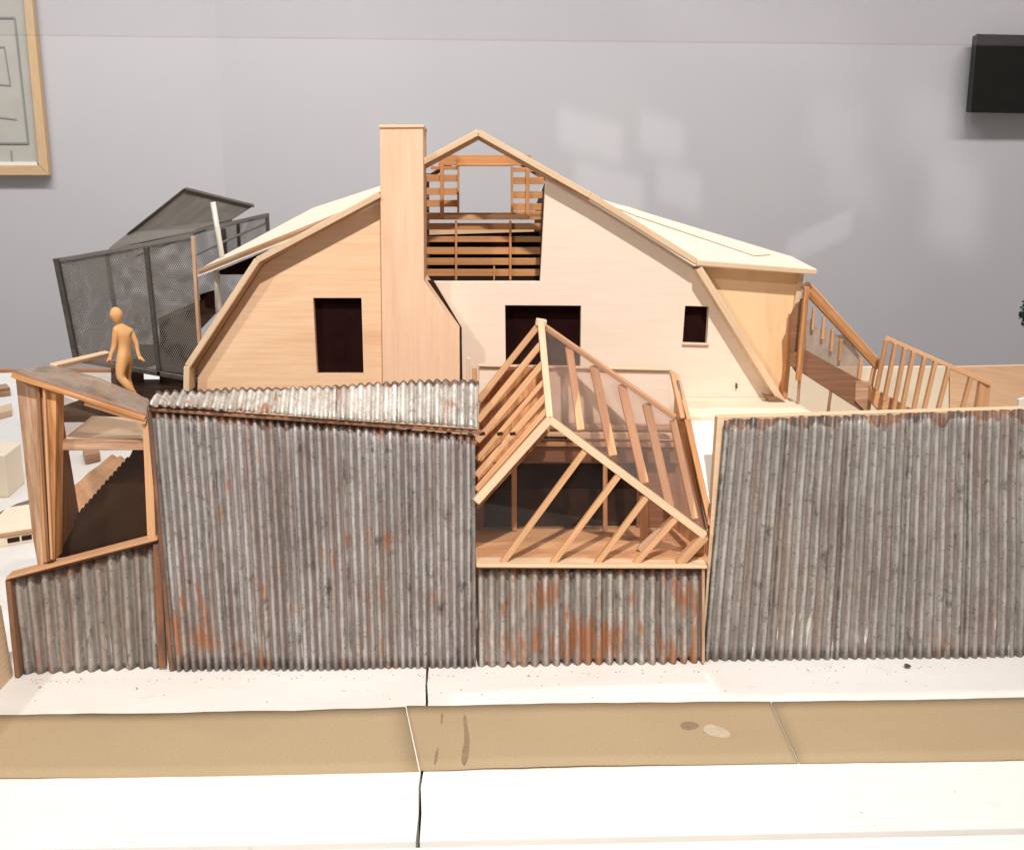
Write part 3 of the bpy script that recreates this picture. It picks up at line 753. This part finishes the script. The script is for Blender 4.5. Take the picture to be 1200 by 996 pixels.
# tan corrugated-roof block seen through the window
zz = .35
q = [G(78, 577, zz), G(129, 535, zz), G(160, 537, zz), G(92, 616, zz)]
sh_ = thing('tan_shed', 'long tan corrugated board lying behind the corner window', 'shed', (q[0] + q[2]) / 2 * 1.0)
corr('corrugated_roof', q[1], q[2], q[3], q[0], 3, .012, M['bass'], sh_, rows=12, nrm=(0, 0, 1))
slab('side_board', [q[0] + V((0, 0, -.02)), q[1] + V((0, 0, -.02)), q[1] + V((0, 0, -.2)), q[0] + V((0, 0, -.2))], (.02, 0, 0), M['weathered'], sh_)
t = slab('grey_card', [G(-20, 612), G(20, 592), G(52, 582), G(50, 590), G(20, 602), G(-20, 624)], (0, 0, .02), M['flap'], None)
tag(t, 'narrow grey card strip lying on the white base at the far left', 'card')

# ------------------------------------------------------------------ mesh cage, upper left
cage = thing('mesh_cage', 'dark wire mesh enclosure with a raised tilted lid behind the wooden figure', 'enclosure', P(150, 425, 2.2))
Fa, Fb, Fc, Fd = (65, 306), (227, 277), (234, 440), (90, 422)
Yf0, Yf1, Yb0, Yb1 = 1.75, 1.75, 2.7, 2.9
def uvmesh(name, pts):
    o = slab3(name, pts, (0, .004, 0), M['mesh'], cage, bevel=0); return o
uvmesh('wire_panel', [(*Fa, Yf0), (*Fb, Yf1), (*Fc, Yf1), (*Fd, Yf0)])
uvmesh('wire_panel', [(124, 297, Yb0), (314, 251, Yb1), (314, 300, Yb1), (256, 366, Yb1), (134, 440, Yb0)])
uvmesh('wire_panel', [(66, 306, Yf0 + .02), (124, 297, Yb0), (134, 430, Yb0), (92, 422, Yf0 + .02)])
def cbar(a, b, Ya, Yb, w, nm='frame_bar', m='steel', t=.05): pbar(nm, a, b, Ya, Yb, w, t, M[m], cage)
cbar(Fa, Fb, Yf0, Yf1, 5, m='flap'); cbar((66, 303), (90, 424), Yf0 - .02, Yf0 - .02, 6)
cbar((171.5, 290), (187, 440), Yf0, Yf0, 5); cbar((125, 296), (135, 365), Yb0 - .3, Yb0 - .3, 4)
cbar((226, 277), (234, 402), Yf0 - .06, Yf0 - .06, 4, m='weathered')
cbar((124, 296), (314, 252), Yb0, Yb1, 5, m='flap'); cbar((65, 305), (124, 296), Yf0, Yb0, 4, m='flap')
cbar((313, 250), (314, 271), Yb1, Yb1, 4); cbar((279, 262), (281, 295), Yb1, Yb1, 3.5); cbar((262, 268), (264, 300), Yb1, Yb1, 5)
cbar((226, 300), (310, 262), Yf1 + .3, Yb1, 2.5, m='flap'); cbar((160, 300), (240, 270), Yf1, Yf1+.7, 2, m='flap')
cbar((90, 421), (236, 446), Yf0, Yf0, 6); cbar((188, 375), (250, 350), Yf0 + .1, Yb1, 3)
# inner dark walls
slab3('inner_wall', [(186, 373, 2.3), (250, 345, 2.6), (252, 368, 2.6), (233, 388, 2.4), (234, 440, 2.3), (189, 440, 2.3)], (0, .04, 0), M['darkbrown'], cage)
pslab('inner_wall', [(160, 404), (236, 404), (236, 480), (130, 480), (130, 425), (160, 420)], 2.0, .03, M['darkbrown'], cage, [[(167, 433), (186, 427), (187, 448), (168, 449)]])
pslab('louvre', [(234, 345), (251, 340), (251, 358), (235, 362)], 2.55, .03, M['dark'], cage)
slab3('lid', [(126, 293, 1.75), (149, 275, 1.95), (216, 222, 2.3), (297, 242, 2.7), (271, 259, 2.5), (228, 271, 2.1)], (.01, .02, .02), M['flap'], cage, grain=(1, 0, .6))
cbar((149, 275), (216, 222), 1.94, 2.29, 1.6, 'lid_edge', 'steel'); cbar((216, 222), (297, 242), 2.28, 2.68, 2, 'lid_edge', 'steel')
cbar((128, 294), (271, 258), 1.74, 2.46, 2.5, 'lid_edge', 'steel')
pp = thing('white_pipe', 'thin white pipe leaning upright through the pale left dormer roof', 'pipe', P(259, 364, 1.5))
tube('upper_pipe', P(249.5, 237, 1.62), P(260.5, 303, 1.62), .021, M['pipe'], pp)
tube('lower_pipe', P(253, 317, 1.5), P(257, 366, 1.5), .024, M['pipe'], pp)

# ------------------------------------------------------------------ figure
def figure():
    Yp = .95
    hgt = lambda x, y, dy=0: P(x, y, Yp + dy)
    # scale: 1 px at this depth
    u = (P(101, 400, Yp) - P(100, 400, Yp)).length
    pts = {}
    J = [  # name, px, py, dy, radius px, parent
        ('pelvis', 145.5, 418, 0, 8.2, None), ('waist', 145.5, 408, 0, 7.2, 'pelvis'), ('chest', 145.5, 396, 0, 9.6, 'waist'),
        ('upper', 143.5, 387, 0, 9.2, 'chest'), ('neck', 139, 379.5, 0, 3.6, 'upper'),
        ('shL', 136, 387.5, -.06, 3.9, 'upper'), ('elL', 134, 405, -.05, 3.0, 'shL'), ('wrL', 129.5, 417, -.08, 2.0, 'elL'), ('haL', 127, 421.5, -.09, 1.9, 'wrL'),
        ('shR', 152.5, 388, .06, 3.8, 'upper'), ('elR', 159.5, 403, .05, 2.9, 'shR'), ('wrR', 162, 416, .04, 2.0, 'elR'), ('haR', 165.5, 420.5, .03, 1.9, 'wrR'),
        ('hipL', 142, 424, -.04, 6.2, 'pelvis'), ('knL', 140.5, 442, -.05, 4.2, 'hipL'), ('caL', 150, 452, -.04, 3.9, 'knL'), ('anL', 159, 464, -.02, 2.5, 'caL'), ('heL', 161, 469, -.02, 2.5, 'anL'), ('toL', 153, 474, -.05, 1.8, 'heL'),
        ('hipR', 149.5, 424, .04, 6.0, 'pelvis'), ('knR', 148.5, 444, .09, 4.0, 'hipR'), ('anR', 156, 461, .12, 2.5, 'knR'), ('toR', 152, 473, .12, 1.8, 'anR')]
    for nm, off in (('L', (-.4, .7)), ('R', (.5, .5))):
        hx, hy, hd = (127, 421.5, -.09) if nm == 'L' else (165.5, 420.5, .03)
        for k, (fx, fy, fd) in enumerate(((-2.2, 2.6, -.02), (-1.2, 3.6, -.008), (-.1, 3.9, .004), (1.0, 3.4, .016))):
            sgn = 1 if nm == 'L' else -1
            J.append(('f%s%d' % (nm, k), hx + fx * sgn * .5 + (0 if nm == 'L' else 1.5), hy + fy * .55, hd + fd * .7, .85, 'ha' + nm))
            J.append(('g%s%d' % (nm, k), hx + fx * sgn * .8 + (0 if nm == 'L' else 2.6), hy + fy * 1.05, hd + fd, .6, 'f%s%d' % (nm, k)))
        J.append(('t' + nm, hx + (2.4 if nm == 'L' else -1.6), hy + 1.4, hd - .02, .8, 'wr' + nm))
    me = bpy.data.meshes.new('body'); idx = {}; vs = []; es = []; rs = []
    for i, (n_, x, y, dy, r, par) in enumerate(J):
        idx[n_] = i; vs.append(P(x, y, Yp + dy)); rs.append(r * u * (1.22 if r > 5 else 1.3 if r > 2.2 else 1.1))
        if par: es.append((idx[par], i))
    org = G(148, 474, P(148, 474, Yp).z)
    me.from_pydata([(v - org) * S for v in vs], es, [])
    o = bpy.data.objects.new('person_body', me); C.objects.link(o)
    sk = o.modifiers.new('skin', 'SKIN'); sk.use_smooth_shade = True
    for d, r in zip(me.skin_vertices[0].data, rs): d.radius = (r * S, r * S * .9)
    me.skin_vertices[0].data[0].use_root = True
    for nme in ('chest', 'upper', 'pelvis', 'waist'):
        d = me.skin_vertices[0].data[idx[nme]]; r = rs[idx[nme]] * S; d.radius = (r * .95, r * .8)
    ss = o.modifiers.new('sub', 'SUBSURF'); ss.levels = 2; ss.render_levels = 2
    dg = bpy.context.evaluated_depsgraph_get()
    body = bpy.data.meshes.new_from_object(o.evaluated_get(dg)); bpy.data.objects.remove(o)
    # head joined into the same mesh: egg with brow, nose and chin, looking away to the left
    bm = bmesh.new(); bm.from_mesh(body)
    hc = (P(136.3, 369.3, Yp) - org) * S
    res = bmesh.ops.create_uvsphere(bm, u_segments=24, v_segments=16, radius=1)
    look = V((-.85, .45, -.15)).normalized(); upv = (V((-.08, 0, 1)) - look * look.dot(V((-.08, 0, 1)))).normalized(); sd = look.cross(upv)
    for v in res['verts']:
        x, y, z = v.co
        w = 1 - .22 * max(0, -z)
        bump = .22 * math.exp(-((z + .12) ** 2) / .03 - (y ** 2) / .03) * (x > 0) + .08 * math.exp(-((z + .75) ** 2) / .05) * (x > 0)
        bump -= .07 * math.exp(-((z - .08) ** 2) / .02 - ((abs(y) - .35) ** 2) / .03) * (x > 0)
        ear = .12 * math.exp(-(z ** 2) / .04 - (x ** 2) / .02)
        v.co = hc + (look * (x * w + bump) * 8.0 + sd * y * w * (1 + ear) * 7.2 + upv * z * 9.6) * u * S
    for f in bm.faces: f.smooth = True
    setuv(bm, (0, 0, 1))
    uvl = bm.loops.layers.uv.verify()
    for f in bm.faces:
        for l in f.loops: l[uvl].uv = (l.vert.co.z / S, l.vert.co.x / S)
    me2 = bpy.data.meshes.new('person'); bm.to_mesh(me2); bm.free()
    p = bpy.data.objects.new('person', me2); C.objects.link(p); me2.materials.append(M['figure'])
    p.location = org * S
    tag(p, 'small bare orange wooden figure striding left beside the dark mesh enclosure', 'person')
    return org
org = figure()
t = slab('walkway', [org + V((-.55, -.3, -.02)), org + V((.75, -.3, -.02)), org + V((.6, 1.2, -.02)), org + V((-.3, 1.2, -.02))], (0, 0, -.05), M['darkbrown'], None)
tag(t, 'dark brown platform board under the wooden figure', 'platform')

# ------------------------------------------------------------------ staircase and railing, right
YS = 1.15
st = thing('staircase', 'brown wooden model staircase descending right from the house corner', 'staircase', P(980, 482, YS))
def sb(nm, a, b, w, mat='orange', t=.05, Y=YS): return pbar(nm, a, b, Y, Y, w, t, M[mat], st)
hr = sb('handrail', (947, 340), (1030, 429), 11, 'orange', .06)
pbar('handrail_cap', (950, 334), (1031, 424), YS, YS, 2.5, .07, M['bass'], hr)
sb('post', (945, 336), (935.5, 446), 6, 'orange', .05, YS - .06)
sb('post_head', (943, 333), (949, 342), 10, 'brown', .05)
for x, y in ((954, 361), (965.5, 372), (976, 386), (986, 397)): sb('baluster', (x, y), (x - 2, y + 26), 3.5, 'bass', .03)
sb('baluster', (1010, 419), (1006, 448), 4, 'bass', .03); sb('baluster', (1026, 424), (1019, 458), 5, 'bass', .03)
pslab('milky_panel', [(944, 378), (952, 374), (956, 384), (966, 388), (970, 383), (980, 393), (992, 392), (1007, 417), (1005, 444), (994, 446), (944, 411)], YS + .03, .02, M['milky'], st)
pslab('stringer', [(927, 416), (944, 410), (1026, 455), (1018, 483), (1010, 482), (940, 437), (925, 428)], YS - .02, .07, M['brown'], st)
pslab('stringer_end', [(1003, 447), (1024, 449), (1020, 484), (1014, 482), (1002, 470)], YS - .04, .08, M['weathered'], st)
pslab('lower_ramp', [(1021, 453), (1072, 481), (1072, 492), (1034, 486), (1020, 470)], YS - .1, .06, M['bass'], st)
for a, b, w in (((937, 444), (934, 484), 3), ((974, 457), (970, 486), 3), ((1034, 470), (1034, 484), 4)): sb('support', a, b, w, 'weathered', .03)
pslab('back_board', [(926, 372), (934, 356), (946, 350), (940, 420), (927, 416)], YS + .06, .03, M['brown'], st)

rl = thing('railing', 'sloping orange wooden baluster railing standing right of the staircase', 'railing', P(1100, 490, .9))
pbar('top_rail', (1038, 396), (1160, 450), .95, .80, 5, .05, M['bass'], rl)
for a, b in (((1039, 398), (1027, 457)), ((1049.5, 402), (1036, 470)), ((1060.5, 408), (1047, 480)), ((1070.5, 412), (1056, 484)), ((1083.5, 418), (1068, 492)), ((1096, 424), (1080, 492)), ((1112, 430), (1096, 492)), ((1137.5, 442), (1124, 492))):
    Y = .93 - (a[0] - 1038) / 122 * .13
    pbar('baluster', a, b, Y, Y, 4.6, .04, M['bass'], rl)
pslab('end_post', [(1149, 448), (1161, 451), (1158, 492), (1142, 492)], .80, .05, M['bass'], rl, grain=(0, 0, 1))

# cream boundary fence behind
Yb_ = 2.6
t = pslab('boundary_fence', [(900, 431), (1112, 429.5), (1112, 520), (900, 520)], Yb_, .05, M['cream'], None)
tag(t, 'pale cream boundary board behind the staircase', 'fence')
zq = P(1112, 430, Yb_ - .01)
t = slab3('boundary_fence', [(1113, 430, 2.6), (1250, 427, 2.0), (1250, 540, 2.0), (1113, 520, 2.6)], (0, .05, 0), M['ply'], None)  # angled face given a darker tan to paint its shade
tag(t, 'boundary board painted a shaded tan behind the baluster railing at the right edge', 'fence')
t = slab3('white_card', [(1194, 468, 1.0), (1260, 452, 1.0), (1260, 500, 1.0), (1192, 500, 1.0)], (0, .03, 0), M['whiteboard'], None)
tag(t, 'small white card panel above the right fence at the photo edge', 'card')
# dark green model tree at the right edge
tr = thing('model_tree', 'small dark green model tree at the right edge behind the boundary board', 'tree', G(1204, 420, .0) if False else P(1204, 430, 3.2))
tc = P(1206, 366, 3.2)
tube('trunk', P(1204, 470, 3.2), tc, .03, M['brown'], tr)
bm = bmesh.new(); rr = random.Random(3)
for k in range(420):
    d = V((rr.gauss(0, 1), rr.gauss(0, 1), rr.gauss(0, 1))).normalized() * rr.uniform(.3, 1)
    c = tc + V((d.x * .09, d.y * .09, d.z * .17))
    a = V((rr.gauss(0, 1), rr.gauss(0, 1), rr.gauss(0, 1))).normalized(); b = a.orthogonal().normalized(); cc = a.cross(b)
    s = rr.uniform(.012, .026)
    bm.faces.new([bm.verts.new(c + b * s), bm.verts.new(c + cc * s), bm.verts.new(c - b * s * .8), bm.verts.new(c - cc * s * .7)])
fin(bm, 'crown', M['leaf'], tr, (1, 0, 0), 0)

# debris crumbs along the foot of the right fence
t = blob('crumb', [(1059, 778), (1062, 777), (1067, 779), (1068, 782), (1065, 781), (1062, 782)], M['steel'], .02)
tag(t, 'dark crumb of debris at the foot of the tall right fence', 'debris')

# fine grit swept against the foot of the fences
bm = bmesh.new(); rr = random.Random(11)
for k in range(170):
    x = rr.uniform(-3.0, 3.4); y = -.10 - abs(rr.gauss(0, .05)) if rr.random() < .75 else rr.uniform(-.52, -.1)
    r = rr.uniform(.003, .009) * (1.8 if rr.random() < .06 else 1)
    ang = rr.uniform(0, 6); pts_ = [V((x + r * math.cos(ang + a) * rr.uniform(.6, 1.3), y + r * math.sin(ang + a) * rr.uniform(.6, 1.2), .002)) for a in (0, 1.5, 3.1, 4.7)]
    apex = bm.verts.new((x, y, r * .8)); vs = [bm.verts.new(p) for p in pts_]
    for i in range(4): bm.faces.new((vs[i], vs[(i + 1) % 4], apex))
grit = fin(bm, 'grit', M['weathered'], None, (1, 0, 0), 0); grit['kind'] = 'stuff'
tag(grit, 'scattered brown grit and dust along the foot of the metal fences', 'grit')

# ------------------------------------------------------------------ light
w = bpy.data.worlds.new('World'); sc.world = w; w.use_nodes = True
bg = w.node_tree.nodes['Background']; bg.inputs[0].default_value = (1.0, .93, .87, 1); bg.inputs[1].default_value = .27
def aim(o, tgt): o.rotation_euler = (V(tgt) * S - o.location).to_track_quat('-Z', 'Y').to_euler()
def spot(name, loc, tgt, power, size, col, ang, blend=.6):
    l = bpy.data.lights.new(name, 'SPOT'); l.energy = power; l.shadow_soft_size = size * S; l.color = col
    l.spot_size = R(ang); l.spot_blend = blend
    o = bpy.data.objects.new(name, l); C.objects.link(o); o.location = V(loc) * S; aim(o, tgt); return o
def area(name, loc, tgt, power, sx, sy, col, spread=180):
    l = bpy.data.lights.new(name, 'AREA'); l.energy = power; l.color = col; l.shape = 'RECTANGLE'
    l.size = sx * S; l.size_y = sy * S; l.spread = R(spread)
    o = bpy.data.objects.new(name, l); C.objects.link(o); o.location = V(loc) * S; aim(o, tgt); return o
spot('track_and_fill_spot', (1.5, -13.5, 18), (.3, .2, 1), 205, .3, (1, .95, .89), 36, .9)
spot('track_and_fill_spot', (-9, -12, 11), (-.6, .6, 1), 40, .4, (1, .94, .87), 36, .9)  # low fill spot added at left to light the shelf under the plate
spot('track_and_fill_spot', (2, 5, 19), (.8, 1, 1), 42, .4, (1, .95, .89), 50, .9)
area('wall_fill', (-6, 6, 18), (-7, 19, 1), 17.5, 16, 1.5, (.97, .97, .98), 120)  # unseen strip lamps added to brighten the gallery wall
area('wall_fill', (12, 6, 18), (12, 19, 1), 11, 16, 1.5, (1, .97, .97), 120)

# added narrow beams: patches imitating case-glass window reflections on the far wall
for px, py, sx, sy, k, off, spr in ((690, 150, 1.5, .7, .9, -2.5, 2.4), (775, 152, 1.0, .7, .8, -2.5, 2.4), (712, 212, 1.6, .7, .9, -2.5, 2.4), (795, 212, 1.0, .7, .8, -2.5, 2.4),
                          (980, 150, 1.3, 1.1, .5, -2.5, 5), (1000, 215, 1.3, .8, .5, -2.5, 5), (968, 272, 1.2, .55, 1.0, 6, 1.6), (1120, 240, 1.3, 1.6, .9, -2.5, 6), (1100, 150, 1.6, 1.2, .6, -2.5, 7), (880, 30, 5.0, .8, .4, -2, 9)):
    tgt = P(px, py, 19.7)
    area('reflection_beam', tgt + V((off, -7, 6.5)), tgt, .0072 * k * sx * sy, sx, sy, (1, .97, .96), spr)
for o in C.objects:
    for k in ('_org',):
        if k in o: del o[k]
sc.view_settings.view_transform = 'Standard'; sc.view_settings.look = 'None'
sc.view_settings.exposure = 0; sc.view_settings.gamma = 1
sc.cycles.max_bounces = 8; sc.cycles.transparent_max_bounces = 24
